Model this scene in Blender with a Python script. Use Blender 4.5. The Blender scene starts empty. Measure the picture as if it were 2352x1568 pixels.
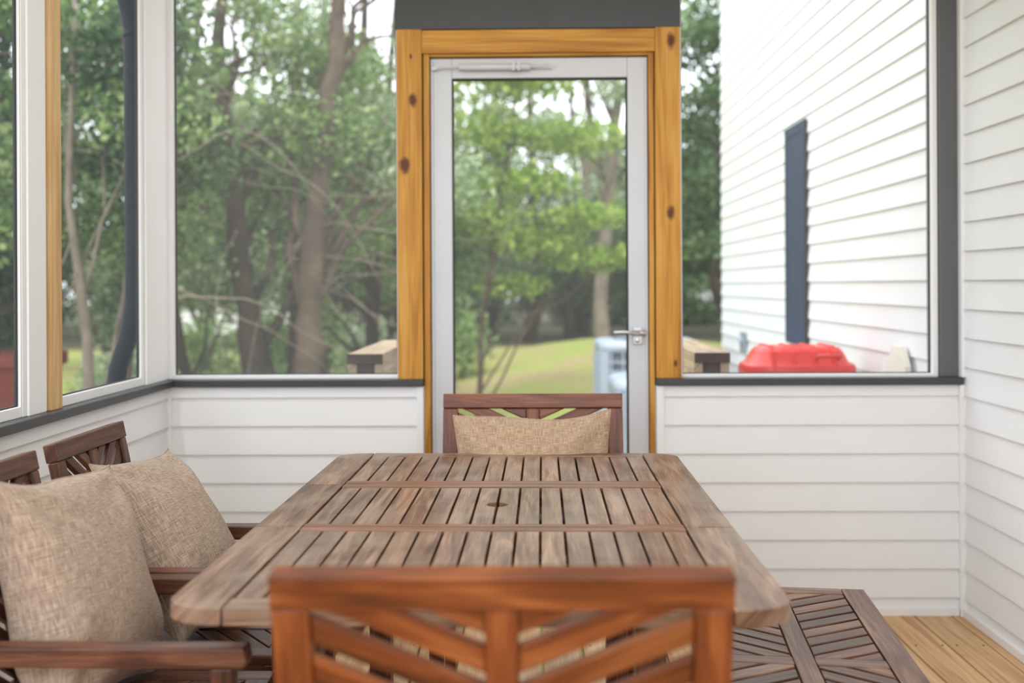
import bpy, math, random
import numpy as np
from mathutils import Vector, Matrix, Euler

random.seed(7)
scene = bpy.context.scene
COL = scene.collection
try:
    scene.view_settings.view_transform = 'Standard'
    scene.view_settings.look = 'None'
except Exception:
    pass

# ---------------------------------------------------------------- materials
def srgb(r, g, b):
    def f(c):
        c = c / 255.0
        return c / 12.92 if c <= 0.04045 else ((c + 0.055) / 1.055) ** 2.4
    return (f(r), f(g), f(b), 1.0)

def new_mat(name):
    m = bpy.data.materials.new(name)
    m.use_nodes = True
    nt = m.node_tree
    nt.nodes.clear()
    out = nt.nodes.new('ShaderNodeOutputMaterial')
    return m, nt, out

def N(nt, t, **kw):
    n = nt.nodes.new(t)
    for k, v in kw.items():
        setattr(n, k, v)
    return n

def ramp(nt, stops):
    r = nt.nodes.new('ShaderNodeValToRGB')
    el = r.color_ramp.elements
    while len(el) < len(stops):
        el.new(0.5)
    for e, (p, c) in zip(el, stops):
        e.position = p
        e.color = c
    return r

def plain(name, col, rough=0.5, metallic=0.0, var=0.06, scale=6.0, bump=0.0, spec=0.5):
    m, nt, out = new_mat(name)
    b = N(nt, 'ShaderNodeBsdfPrincipled')
    tc = N(nt, 'ShaderNodeTexCoord')
    no = N(nt, 'ShaderNodeTexNoise')
    no.inputs['Scale'].default_value = scale
    no.inputs['Detail'].default_value = 5
    nt.links.new(tc.outputs['Object'], no.inputs['Vector'])
    c0 = tuple(max(0, c * (1 - var)) for c in col[:3]) + (1,)
    c1 = tuple(min(1, c * (1 + var)) for c in col[:3]) + (1,)
    r = ramp(nt, [(0.3, c0), (0.7, c1)])
    nt.links.new(no.outputs['Fac'], r.inputs['Fac'])
    nt.links.new(r.outputs['Color'], b.inputs['Base Color'])
    b.inputs['Roughness'].default_value = rough
    b.inputs['Metallic'].default_value = metallic
    b.inputs['Specular IOR Level'].default_value = spec
    if bump > 0:
        bp = N(nt, 'ShaderNodeBump')
        bp.inputs['Strength'].default_value = bump
        bp.inputs['Distance'].default_value = 0.002
        n2 = N(nt, 'ShaderNodeTexNoise')
        n2.inputs['Scale'].default_value = scale * 30
        nt.links.new(tc.outputs['Object'], n2.inputs['Vector'])
        nt.links.new(n2.outputs['Fac'], bp.inputs['Height'])
        nt.links.new(bp.outputs['Normal'], b.inputs['Normal'])
    nt.links.new(b.outputs['BSDF'], out.inputs['Surface'])
    return m

def wood(name, dark, mid, light, rough=0.5, su=1.6, sv=22.0, tint_amt=0.35, knots=None, weather=None, spec=0.4):
    m, nt, out = new_mat(name)
    L = nt.links.new
    b = N(nt, 'ShaderNodeBsdfPrincipled')
    b.inputs['Roughness'].default_value = rough
    b.inputs['Specular IOR Level'].default_value = spec
    uv = N(nt, 'ShaderNodeUVMap'); uv.uv_map = 'UVMap'
    mp = N(nt, 'ShaderNodeMapping')
    mp.inputs['Scale'].default_value = (su, sv, 1)
    L(uv.outputs['UV'], mp.inputs['Vector'])
    n1 = N(nt, 'ShaderNodeTexNoise')
    n1.inputs['Scale'].default_value = 1.6
    n1.inputs['Detail'].default_value = 6
    n1.inputs['Distortion'].default_value = 1.2
    L(mp.outputs['Vector'], n1.inputs['Vector'])
    mp2 = N(nt, 'ShaderNodeMapping')
    mp2.inputs['Scale'].default_value = (su * 3, sv * 9, 1)
    L(uv.outputs['UV'], mp2.inputs['Vector'])
    n2 = N(nt, 'ShaderNodeTexNoise')
    n2.inputs['Scale'].default_value = 1.5
    n2.inputs['Detail'].default_value = 3
    L(mp2.outputs['Vector'], n2.inputs['Vector'])
    mx = N(nt, 'ShaderNodeMix'); mx.data_type = 'FLOAT'
    mx.inputs[0].default_value = 0.35
    L(n1.outputs['Fac'], mx.inputs[2]); L(n2.outputs['Fac'], mx.inputs[3])
    r = ramp(nt, [(0.36, dark), (0.5, mid), (0.64, light)])
    L(mx.outputs[0], r.inputs['Fac'])
    col = r.outputs['Color']
    at = N(nt, 'ShaderNodeAttribute'); at.attribute_name = 'tint'
    mr = N(nt, 'ShaderNodeMapRange')
    mr.inputs['To Min'].default_value = 1 - tint_amt
    mr.inputs['To Max'].default_value = 1 + tint_amt * 0.6
    L(at.outputs['Fac'], mr.inputs['Value'])
    vm = N(nt, 'ShaderNodeVectorMath', operation='SCALE')
    L(col, vm.inputs[0]); L(mr.outputs['Result'], vm.inputs['Scale'])
    col = vm.outputs['Vector']
    if weather:
        tc = N(nt, 'ShaderNodeTexCoord')
        n3 = N(nt, 'ShaderNodeTexNoise'); n3.inputs['Scale'].default_value = 7
        n3.inputs['Detail'].default_value = 8
        L(tc.outputs['Object'], n3.inputs['Vector'])
        r3 = ramp(nt, [(0.45, (0, 0, 0, 1)), (0.70, (0.8, 0.8, 0.8, 1))])
        L(n3.outputs['Fac'], r3.inputs['Fac'])
        m3 = N(nt, 'ShaderNodeMix'); m3.data_type = 'RGBA'
        L(r3.outputs['Color'], m3.inputs[0]); L(col, m3.inputs[6])
        m3.inputs[7].default_value = weather
        col = m3.outputs[2]
    if knots:
        tc = N(nt, 'ShaderNodeTexCoord')
        nk = N(nt, 'ShaderNodeTexNoise'); nk.inputs['Scale'].default_value = 30
        L(tc.outputs['Object'], nk.inputs['Vector'])
        for (kx, kz, kr) in knots:
            s = N(nt, 'ShaderNodeVectorMath', operation='SUBTRACT')
            s.inputs[1].default_value = (kx, 0, kz)
            L(tc.outputs['Object'], s.inputs[0])
            q = N(nt, 'ShaderNodeVectorMath', operation='MULTIPLY')
            q.inputs[1].default_value = (1 / kr, 0, 0.55 / kr)
            L(s.outputs['Vector'], q.inputs[0])
            ln = N(nt, 'ShaderNodeVectorMath', operation='LENGTH')
            L(q.outputs['Vector'], ln.inputs[0])
            adn = N(nt, 'ShaderNodeMath', operation='MULTIPLY_ADD')
            L(nk.outputs['Fac'], adn.inputs[0]); adn.inputs[1].default_value = 0.7; L(ln.outputs['Value'], adn.inputs[2])
            rr = ramp(nt, [(0.64, (1, 1, 1, 1)), (1.0, (0, 0, 0, 1))])
            L(adn.outputs[0], rr.inputs['Fac'])
            m4 = N(nt, 'ShaderNodeMix'); m4.data_type = 'RGBA'
            L(rr.outputs['Color'], m4.inputs[0]); L(col, m4.inputs[6])
            m4.inputs[7].default_value = srgb(92, 42, 12)
            col = m4.outputs[2]
    L(col, b.inputs['Base Color'])
    bp = N(nt, 'ShaderNodeBump')
    bp.inputs['Strength'].default_value = 0.25
    bp.inputs['Distance'].default_value = 0.001
    L(n2.outputs['Fac'], bp.inputs['Height'])
    L(bp.outputs['Normal'], b.inputs['Normal'])
    L(b.outputs['BSDF'], out.inputs['Surface'])
    return m

def screen_mat(name, amt, col):
    m, nt, out = new_mat(name)
    t = N(nt, 'ShaderNodeBsdfTransparent')
    d = N(nt, 'ShaderNodeBsdfDiffuse'); d.inputs['Color'].default_value = col
    mx = N(nt, 'ShaderNodeMixShader')
    tc = N(nt, 'ShaderNodeTexCoord'); no = N(nt, 'ShaderNodeTexNoise')
    no.inputs['Scale'].default_value = 1.5
    nt.links.new(tc.outputs['Object'], no.inputs['Vector'])
    mr = N(nt, 'ShaderNodeMapRange')
    mr.inputs['To Min'].default_value = amt * 0.8; mr.inputs['To Max'].default_value = amt * 1.2
    nt.links.new(no.outputs['Fac'], mr.inputs['Value'])
    nt.links.new(mr.outputs['Result'], mx.inputs['Fac'])
    tl = N(nt, 'ShaderNodeBsdfTranslucent'); tl.inputs['Color'].default_value = col
    m2 = N(nt, 'ShaderNodeMixShader'); m2.inputs[0].default_value = 0.5
    nt.links.new(d.outputs[0], m2.inputs[1]); nt.links.new(tl.outputs[0], m2.inputs[2])
    nt.links.new(t.outputs[0], mx.inputs[1]); nt.links.new(m2.outputs[0], mx.inputs[2])
    nt.links.new(mx.outputs[0], out.inputs['Surface'])
    return m

def leaf_mat(name, c0, c1, c2):
    m, nt, out = new_mat(name)
    L = nt.links.new
    at = N(nt, 'ShaderNodeAttribute'); at.attribute_name = 'tint'
    tc = N(nt, 'ShaderNodeTexCoord'); no = N(nt, 'ShaderNodeTexNoise')
    no.inputs['Scale'].default_value = 0.9
    L(tc.outputs['Object'], no.inputs['Vector'])
    ad = N(nt, 'ShaderNodeMix'); ad.data_type = 'FLOAT'; ad.inputs[0].default_value = 0.5
    L(at.outputs['Fac'], ad.inputs[2]); L(no.outputs['Fac'], ad.inputs[3])
    r = ramp(nt, [(0.2, c0), (0.5, c1), (0.8, c2)])
    L(ad.outputs[0], r.inputs['Fac'])
    d = N(nt, 'ShaderNodeBsdfDiffuse'); t = N(nt, 'ShaderNodeBsdfTranslucent')
    L(r.outputs['Color'], d.inputs['Color']); L(r.outputs['Color'], t.inputs['Color'])
    mx = N(nt, 'ShaderNodeMixShader'); mx.inputs[0].default_value = 0.5
    L(d.outputs[0], mx.inputs[1]); L(t.outputs[0], mx.inputs[2])
    L(mx.outputs[0], out.inputs['Surface'])
    return m

def fabric(name, dark, light):
    m, nt, out = new_mat(name)
    L = nt.links.new
    b = N(nt, 'ShaderNodeBsdfPrincipled'); b.inputs['Roughness'].default_value = 0.95
    b.inputs['Specular IOR Level'].default_value = 0.1
    b.inputs['Sheen Weight'].default_value = 0.08
    uv = N(nt, 'ShaderNodeUVMap'); uv.uv_map = 'UVMap'
    fs = []
    for sc in ((26, 360, 1), (360, 26, 1)):
        mp = N(nt, 'ShaderNodeMapping'); mp.inputs['Scale'].default_value = sc
        L(uv.outputs['UV'], mp.inputs['Vector'])
        n = N(nt, 'ShaderNodeTexNoise'); n.inputs['Scale'].default_value = 1.4; n.inputs['Detail'].default_value = 1
        L(mp.outputs['Vector'], n.inputs['Vector']); fs.append(n)
    ad = N(nt, 'ShaderNodeMix'); ad.data_type = 'FLOAT'; ad.inputs[0].default_value = 0.5
    L(fs[0].outputs['Fac'], ad.inputs[2]); L(fs[1].outputs['Fac'], ad.inputs[3])
    r = ramp(nt, [(0.36, dark), (0.64, light)])
    L(ad.outputs[0], r.inputs['Fac']); L(r.outputs['Color'], b.inputs['Base Color'])
    bp = N(nt, 'ShaderNodeBump'); bp.inputs['Strength'].default_value = 0.35; bp.inputs['Distance'].default_value = 0.001
    L(ad.outputs[0], bp.inputs['Height']); L(bp.outputs['Normal'], b.inputs['Normal'])
    L(b.outputs['BSDF'], out.inputs['Surface'])
    return m

def ground_mat(name):
    m, nt, out = new_mat(name)
    L = nt.links.new
    b = N(nt, 'ShaderNodeBsdfPrincipled'); b.inputs['Roughness'].default_value = 0.95
    b.inputs['Specular IOR Level'].default_value = 0.05
    tc = N(nt, 'ShaderNodeTexCoord')
    n = N(nt, 'ShaderNodeTexNoise'); n.inputs['Scale'].default_value = 0.8; n.inputs['Detail'].default_value = 8
    n.inputs['Roughness'].default_value = 0.65
    L(tc.outputs['Object'], n.inputs['Vector'])
    r = ramp(nt, [(0.40, srgb(152, 138, 102)), (0.50, srgb(148, 146, 90)), (0.60, srgb(136, 150, 80))])
    L(n.outputs['Fac'], r.inputs['Fac'])
    n2 = N(nt, 'ShaderNodeTexNoise'); n2.inputs['Scale'].default_value = 14; n2.inputs['Detail'].default_value = 4
    L(tc.outputs['Object'], n2.inputs['Vector'])
    mx = N(nt, 'ShaderNodeMix'); mx.data_type = 'RGBA'; mx.blend_type = 'MULTIPLY'; mx.inputs[0].default_value = 0.5
    r2 = ramp(nt, [(0.3, (0.55, 0.55, 0.5, 1)), (0.6, (1, 1, 1, 1))])
    L(n2.outputs['Fac'], r2.inputs['Fac'])
    L(r.outputs['Color'], mx.inputs[6]); L(r2.outputs['Color'], mx.inputs[7])
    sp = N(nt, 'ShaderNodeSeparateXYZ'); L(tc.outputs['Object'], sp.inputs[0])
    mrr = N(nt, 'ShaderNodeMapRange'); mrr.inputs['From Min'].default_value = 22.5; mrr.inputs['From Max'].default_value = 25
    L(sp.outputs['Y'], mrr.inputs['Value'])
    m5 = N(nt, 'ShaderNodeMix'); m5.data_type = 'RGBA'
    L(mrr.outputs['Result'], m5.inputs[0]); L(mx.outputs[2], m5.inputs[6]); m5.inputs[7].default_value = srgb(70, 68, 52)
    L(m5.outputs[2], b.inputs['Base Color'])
    L(b.outputs['BSDF'], out.inputs['Surface'])
    return m

M_SIDING = plain('white_vinyl_siding', srgb(232, 233, 235), 0.5, var=0.012, bump=0.05)
M_TRIMW = plain('white_trim', srgb(236, 236, 238), 0.45, var=0.01)
M_DOORW = plain('white_aluminium', srgb(204, 206, 212), 0.35, var=0.02)
M_BLACK = plain('charcoal_trim', srgb(60, 60, 63), 0.4, var=0.08)
M_POSTG = plain('grey_painted_post', srgb(92, 93, 96), 0.45, var=0.05)
M_GASKET = plain('black_gasket', srgb(30, 30, 32), 0.6)
M_CEIL = plain('ceiling_white', srgb(240, 240, 240), 0.7, var=0.02)
M_PINE = wood('yellow_pine', srgb(160, 102, 28), srgb(192, 134, 46), srgb(212, 160, 74), 0.5, su=0.9, sv=16, tint_amt=0.12,
              knots=[(-0.437, 1.946, 0.030), (-0.470, 1.70, 0.036), (0.535, 2.155, 0.032), (0.530, 1.515, 0.030), (0.545, 0.95, 0.014), (-0.445, 2.11, 0.010)])
M_PINE2 = wood('pale_pine', srgb(190, 148, 96), srgb(212, 174, 120), srgb(226, 194, 148), 0.6, su=1.0, sv=16, tint_amt=0.15)
M_DECK = wood('deck_boards', srgb(172, 130, 90), srgb(202, 162, 118), srgb(220, 186, 144), 0.5, su=0.8, sv=14, tint_amt=0.2)
M_TABLE = wood('weathered_acacia', srgb(80, 53, 40), srgb(124, 92, 72), srgb(166, 134, 112), 0.32, su=2.2, sv=22, tint_amt=0.48, weather=srgb(152, 130, 114))
M_TABLER = wood('reddish_acacia', srgb(94, 58, 40), srgb(124, 82, 60), srgb(150, 108, 84), 0.36, su=2.0, sv=26, tint_amt=0.2)
M_ORANGE = wood('orange_acacia', srgb(72, 33, 13), srgb(124, 64, 28), srgb(164, 98, 52), 0.30, su=1.4, sv=8, tint_amt=0.36)
M_RED = wood('red_brown_acacia', srgb(66, 28, 14), srgb(106, 52, 27), srgb(140, 78, 46), 0.35, su=1.8, sv=18, tint_amt=0.3)
M_DARKW = wood('dark_acacia', srgb(54, 30, 22), srgb(88, 52, 38), srgb(122, 82, 62), 0.36, su=1.8, sv=18, tint_amt=0.3)
M_BENCH = wood('grey_brown_acacia', srgb(78, 50, 40), srgb(114, 80, 64), srgb(156, 120, 100), 0.30, su=2.0, sv=22, tint_amt=0.4)
M_RAILW = wood('grey_rail_wood', srgb(150, 128, 104), srgb(186, 162, 134), srgb(206, 186, 160), 0.7, su=1.5, sv=18, tint_amt=0.15)
M_RAILD = wood('dark_end_grain', srgb(50, 34, 28), srgb(70, 48, 38), srgb(88, 64, 50), 0.7, su=1.5, sv=18, tint_amt=0.15)
M_PILLOW = fabric('beige_weave', srgb(138, 118, 104), srgb(192, 172, 156))
M_PILLOW2 = fabric('beige_weave_light', srgb(144, 118, 96), srgb(198, 172, 146))
M_SCR = screen_mat('insect_screen', 0.13, srgb(156, 158, 160))
M_SCRD = screen_mat('insect_screen_dark', 0.16, srgb(100, 104, 112))
M_SCRC = screen_mat('insect_screen_clear', 0.04, srgb(200, 205, 210))
M_DOWN = plain('dark_downspout', srgb(18, 21, 30), 0.6, spec=0.2)
M_BLUE = plain('slate_blue_paint', srgb(48, 60, 84), 0.6, spec=0.3)
M_RED_PL = plain('red_enamel', srgb(222, 54, 50), 0.3, var=0.05)
M_GREY = plain('grey_metal', srgb(120, 128, 138), 0.4)
M_ACW = plain('ac_pale_blue_grey', srgb(162, 174, 192), 0.4)
M_ACD = plain('ac_dark_coil', srgb(100, 112, 128), 0.6)
M_STEEL = plain('satin_steel', srgb(190, 190, 192), 0.25, metallic=0.8)
M_BARK = plain('bark', srgb(92, 79, 70), 0.95, var=0.35, scale=5, bump=0.5, spec=0.1)
M_BARKL = plain('pale_bark', srgb(122, 112, 102), 0.95, var=0.3, scale=5, bump=0.5, spec=0.1)
M_BARKD = plain('dark_bark', srgb(62, 53, 47), 0.95, var=0.35, scale=5, bump=0.5, spec=0.1)
M_LEAF1 = leaf_mat('leaf_mid_green', srgb(62, 92, 48), srgb(116, 146, 84), srgb(184, 202, 148))
M_LEAF2 = leaf_mat('leaf_yellow_green', srgb(88, 120, 48), srgb(136, 166, 76), srgb(192, 208, 124))
M_LEAF3 = leaf_mat('leaf_dark_green', srgb(46, 68, 44), srgb(78, 102, 68), srgb(128, 150, 108))
M_LEAF4 = leaf_mat('leaf_pale_haze', srgb(98, 122, 86), srgb(150, 172, 130), srgb(212, 222, 196))  # distance haze put into the leaf colour as pale, greyed greens
M_GROUND = ground_mat('lawn')
M_CAR = plain('white_car_paint', srgb(225, 226, 230), 0.2)
M_TIRE = plain('tyre', srgb(24, 24, 24), 0.8)
M_TERRA = plain('terracotta', srgb(118, 52, 38), 0.7)
M_TEAL = plain('teal_plastic', srgb(60, 140, 120), 0.5)
M_HOUSE = plain('pale_house', srgb(196, 200, 202), 0.7)
M_ROOF = plain('roof_shingle', srgb(96, 94, 94), 0.9)
M_BEIGE = plain('beige_board', srgb(226, 220, 210), 0.6)

# ---------------------------------------------------------------- mesh builder
class MB:
    def __init__(s):
        s.v = []; s.f = []; s.uv = []; s.t = []; s.mi = []; s.sm = []
    def raw(s, local, world, faces, g=(1, 0, 0), tint=None, mi=0, smooth=False):
        if tint is None:
            tint = random.random()
        o1, o2 = random.uniform(0, 40), random.uniform(0, 40)
        g = Vector(g).normalized()
        a = Vector((0, 0, 1)) if abs(g.z) < 0.8 else Vector((1, 0, 0))
        p = g.cross(a).normalized(); q = g.cross(p).normalized()
        base = len(s.v)
        s.v += [tuple(w) for w in world]
        luv = [(l.dot(g) + o1, l.dot(p) + l.dot(q) * 1.0 + o2) for l in local]
        for f in faces:
            s.f.append([base + i for i in f])
            s.uv += [luv[i] for i in f]
            s.t.append(tint); s.mi.append(mi); s.sm.append(smooth)
    def box(s, c, d, rot=None, g=0, tint=None, mi=0):
        c = Vector(c); hx, hy, hz = d[0] / 2, d[1] / 2, d[2] / 2
        loc = [Vector((x, y, z)) for x in (-hx, hx) for y in (-hy, hy) for z in (-hz, hz)]
        M = rot.to_3x3() if rot is not None else Matrix.Identity(3)
        fs = [(0, 1, 3, 2), (4, 6, 7, 5), (0, 4, 5, 1), (2, 3, 7, 6), (0, 2, 6, 4), (1, 5, 7, 3)]
        gv = [(1, 0, 0), (0, 1, 0), (0, 0, 1)][g]
        s.raw(loc, [c + M @ l for l in loc], fs, gv, tint, mi)
    def bb(s, x0, x1, y0, y1, z0, z1, g=0, tint=None, mi=0):
        s.box(((x0 + x1) / 2, (y0 + y1) / 2, (z0 + z1) / 2), (abs(x1 - x0), abs(y1 - y0), abs(z1 - z0)), None, g, tint, mi)
    def prism(s, poly, t0, t1, O=(0, 0, 0), ex=(1, 0, 0), ey=(0, 1, 0), ez=(0, 0, 1), g2=(1, 0), tint=None, mi=0):
        O = Vector(O); ex = Vector(ex); ey = Vector(ey); ez = Vector(ez)
        area = sum(poly[i][0] * poly[(i + 1) % len(poly)][1] - poly[(i + 1) % len(poly)][0] * poly[i][1] for i in range(len(poly)))
        if area < 0:
            poly = poly[::-1]
        if ex.cross(ey).dot(ez) < 0:
            poly = poly[::-1]
        n = len(poly)
        loc = [Vector((p[0], p[1], t0)) for p in poly] + [Vector((p[0], p[1], t1)) for p in poly]
        w = [O + ex * l.x + ey * l.y + ez * l.z for l in loc]
        fs = [list(range(n))[::-1], list(range(n, 2 * n))]
        for i in range(n):
            j = (i + 1) % n
            fs.append([i, j, n + j, n + i])
        s.raw(loc, w, fs, (g2[0], g2[1], 0), tint, mi)
    def tube(s, pts, rad, n=8, tint=None, mi=0, smooth=True, flat=None):
        pts = [Vector(p) for p in pts]
        if not hasattr(rad, '__len__'):
            rad = [rad] * len(pts)
        rings = []; loc = []; acc = 0
        prev = None
        for i, p in enumerate(pts):
            d = (pts[min(i + 1, len(pts) - 1)] - pts[max(i - 1, 0)]).normalized()
            if prev is None:
                a = Vector((0, 0, 1)) if abs(d.z) < 0.9 else Vector((1, 0, 0))
                u = d.cross(a).normalized()
            else:
                u = (prev - d * prev.dot(d)).normalized()
            prev = u
            w = d.cross(u)
            if i: acc += (p - pts[i - 1]).length
            for k in range(n):
                an = 2 * math.pi * k / n
                rings.append(p + (u * math.cos(an) + w * math.sin(an)) * rad[i])
                loc.append(Vector((acc, rad[i] * an, 0)))
        fs = []
        for i in range(len(pts) - 1):
            for k in range(n):
                k2 = (k + 1) % n
                fs.append([i * n + k, i * n + k2, (i + 1) * n + k2, (i + 1) * n + k])
        fs.append(list(range(n))[::-1])
        fs.append([(len(pts) - 1) * n + k for k in range(n)])
        s.raw(loc, rings, fs, (1, 0, 0), tint, mi, smooth)
    def obj(s, name, mats, parent=None, bevel=0.0, seg=2):
        me = bpy.data.meshes.new(name)
        me.from_pydata(s.v, [], s.f)
        uvl = me.uv_layers.new(name='UVMap')
        uvl.data.foreach_set('uv', np.array(s.uv, dtype=np.float32).ravel())
        at = me.attributes.new('tint', 'FLOAT', 'FACE')
        at.data.foreach_set('value', np.array(s.t, dtype=np.float32))
        me.polygons.foreach_set('material_index', np.array(s.mi, dtype=np.int32))
        me.polygons.foreach_set('use_smooth', np.array(s.sm, dtype=bool))
        for m in (mats if isinstance(mats, (list, tuple)) else [mats]):
            me.materials.append(m)
        me.update()
        o = bpy.data.objects.new(name, me)
        COL.objects.link(o)
        if parent: o.parent = parent
        if bevel > 0:
            b = o.modifiers.new('bevel', 'BEVEL')
            b.width = bevel; b.segments = seg; b.limit_method = 'ANGLE'; b.angle_limit = math.radians(40)
            b.harden_normals = False
        return o

def empty(name, loc=(0, 0, 0), rotz=0.0):
    o = bpy.data.objects.new(name, None)
    o.empty_display_size = 0.1
    o.location = loc; o.rotation_euler = (0, 0, rotz)
    COL.objects.link(o)
    return o

def tag(o, label, cat, group=None, kind=None):
    o['label'] = label; o['category'] = cat
    if group: o['group'] = group
    if kind: o['kind'] = kind
    return o

def struct(o, label, cat):
    return tag(o, label, cat, kind='structure')

def copy_thing(root, loc, rotz, label=None):
    r = root.copy()
    r.location = loc; r.rotation_euler = (0, 0, rotz)
    COL.objects.link(r)
    for c in list(root.children):
        k = c.copy(); k.parent = r
        COL.objects.link(k)
        for c2 in list(c.children):
            k2 = c2.copy(); k2.parent = k
            COL.objects.link(k2)
    if label: r['label'] = label
    return r

def clip(poly, x0, x1, y0, y1):
    def cl(pl, inside, inter):
        out = []
        for i in range(len(pl)):
            a, b = pl[i - 1], pl[i]
            ia, ib = inside(a), inside(b)
            if ib:
                if not ia: out.append(inter(a, b))
                out.append(b)
            elif ia:
                out.append(inter(a, b))
        return out
    def ix(v):
        return lambda a, b: (v, a[1] + (b[1] - a[1]) * (v - a[0]) / (b[0] - a[0]))
    def iy(v):
        return lambda a, b: (a[0] + (b[0] - a[0]) * (v - a[1]) / (b[1] - a[1]), v)
    for ins, it in ((lambda p: p[0] >= x0, ix(x0)), (lambda p: p[0] <= x1, ix(x1)),
                    (lambda p: p[1] >= y0, iy(y0)), (lambda p: p[1] <= y1, iy(y1))):
        if poly: poly = cl(poly, ins, it)
    return poly

def diag_slats(mb, x0, x1, y0, y1, ang, w, gap, t0, t1, O, ex, ey, ez, kk=0.0, mi=0):
    d = (math.cos(ang), math.sin(ang)); p = (-d[1], d[0])
    cx, cy = (x0 + x1) / 2, (y0 + y1) / 2
    R = math.hypot(x1 - x0, y1 - y0)
    k = kk - math.ceil(R / (w + gap)) * (w + gap)
    while k < R:
        a, b = k, k + w
        q = [(cx + d[0] * s_ * R * 1.2 + p[0] * c_, cy + d[1] * s_ * R * 1.2 + p[1] * c_) for s_, c_ in ((-1, a), (1, a), (1, b), (-1, b))]
        q = clip(q, x0, x1, y0, y1)
        if len(q) >= 3:
            ar = abs(sum(q[i][0] * q[(i + 1) % len(q)][1] - q[(i + 1) % len(q)][0] * q[i][1] for i in range(len(q))))
            if ar > 2e-4:
                mb.prism(q, t0, t1, O, ex, ey, ez, g2=d, mi=mi)
        k += w + gap

# ---------------------------------------------------------------- dimensions
XL, XR, YB, YF = -1.383, 1.629, 3.77, -1.4
ZC = 2.62
LAP = 0.108
def siding(mb, axis, plane, sgn, a0, a1, z0, z1, zref=0.824):
    k = math.floor((z0 - zref) / LAP)
    z = zref + k * LAP
    while z < z1 - 1e-4:
        lo, hi = max(z, z0), min(z + LAP, z1)
        if hi - lo > 0.004:
            fl = 0.003 + 0.012 * (1 - (lo - z) / LAP); fh = 0.003 + 0.012 * (1 - (hi - z) / LAP)
            poly = [(0, lo), (fl, lo), (fl, lo + 0.004), (fh, hi), (0, hi)]
            if axis == 'x':
                mb.prism(poly, a0, a1, (0, plane, 0), (0, sgn, 0), (0, 0, 1), (1, 0, 0), tint=.5)
            else:
                mb.prism(poly, a0, a1, (plane, 0, 0), (sgn, 0, 0), (0, 0, 1), (0, 1, 0), tint=.5)
        z += LAP

# floor
mb = MB()
x = XL - 0.12; bwid = 0.14
while x < XR - 0.001:
    x1 = min(x + bwid - 0.006, XR + 0.0)
    mb.bb(x, x1, YF - 0.1, YB + 0.1, -0.035, 0, g=1)
    x += bwid
o = mb.obj('floor', M_DECK, bevel=0.004)
struct(o, 'honey-coloured pine deck boards with narrow gaps', 'floor')
mb = MB()
x = XL - 0.12 + bwid / 2
while x < XR:
    for yy in (3.45, 3.05, 2.65, 2.25, 1.85):
        for dx in (-0.045, 0.045):
            mb.tube([(x + dx, yy, 0.0), (x + dx, yy, 0.001)], 0.004, 8, tint=.5)
    x += bwid
n = mb.obj('deck_screws', M_GASKET, parent=o); n['kind'] = 'stuff'

# ceiling
mb = MB()
for i in range(22):
    yy = YF - 0.1 + i * 0.25
    if yy < YB + 0.1:
        mb.bb(XL - 0.15, XR, yy, min(yy + 0.246, YB + 0.15), ZC, ZC + 0.03, g=0)
mb.bb(XL - 0.15, XR, YF - 0.1, YB + 0.15, ZC + 0.03, ZC + 0.08)
struct(mb.obj('ceiling', M_CEIL), 'white panelled porch ceiling', 'ceiling')

# back half walls
RAIL0, RAIL1 = 0.866, 0.893
mb = MB()
mb.bb(XL - 0.1, -0.400, YB, YB + 0.1, -0.03, RAIL0)
mb.bb(0.470, XR, YB, YB + 0.1, -0.03, RAIL0)
siding(mb, 'x', YB, -1, XL, -0.43, 0.03, RAIL0)
siding(mb, 'x', YB, -1, 0.50, XR, 0.03, RAIL0)
struct(mb.obj('wall_back', M_SIDING), 'white vinyl clapboard half wall either side of the door', 'wall')
mb = MB()
mb.bb(XL - 0.1, XL, YF, YB, -0.03, RAIL0)
siding(mb, 'y', XL, 1, YF, YB - 0.0, 0.03, RAIL0)
struct(mb.obj('wall_left', M_SIDING), 'white vinyl clapboard half wall under porch screens', 'wall')
mb = MB()
mb.bb(XR, XR + 3.0, YF - 0.6, 8.45, -0.35, 5.2)
siding(mb, 'y', XR, -1, YF - 0.5, 8.44, 0.0, 5.2)
struct(mb.obj('wall_right', M_SIDING), 'white vinyl clapboard house wall continuing outdoors', 'wall')
mb = MB()
mb.bb(XL - 0.1, XR, YF - 0.1, YF, -0.03, RAIL0)
siding(mb, 'x', YF, 1, XL, XR - 0.02, 0.03, RAIL0)
struct(mb.obj('wall_front', M_SIDING), 'white vinyl clapboard half wall', 'wall')

# trims
tn = [0]
def trim(mb, mat, label, bevel=0.003, cat='trim'):
    tn[0] += 1
    o = mb.obj('trim_%d' % tn[0], mat, bevel=bevel)
    struct(o, label, cat)
    return o
mb = MB(); mb.bb(XL, -0.402, YB - 0.035, YB + 0.13, RAIL0, RAIL1); trim(mb, M_BLACK, 'charcoal cap rail on top of the half wall')
mb = MB(); mb.bb(0.472, XR - 0.02, YB - 0.035, YB + 0.13, RAIL0, RAIL1); trim(mb, M_BLACK, 'charcoal cap rail on top of the half wall')
mb = MB(); mb.bb(XL - 0.13, XL + 0.035, YF, YB - 0.0, RAIL0, RAIL1, g=1); trim(mb, M_BLACK, 'charcoal cap rail along the screened side')
mb = MB(); mb.bb(XL, XR, YF - 0.13, YF + 0.035, RAIL0, RAIL1 - 0.001); trim(mb, M_BLACK, 'charcoal cap rail on top of the half wall')
mb = MB(); mb.bb(1.538, XR - 0.018, YB - 0.005, YB + 0.12, RAIL1, ZC, g=2); trim(mb, M_POSTG, 'grey painted corner post beside the house wall')
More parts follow.
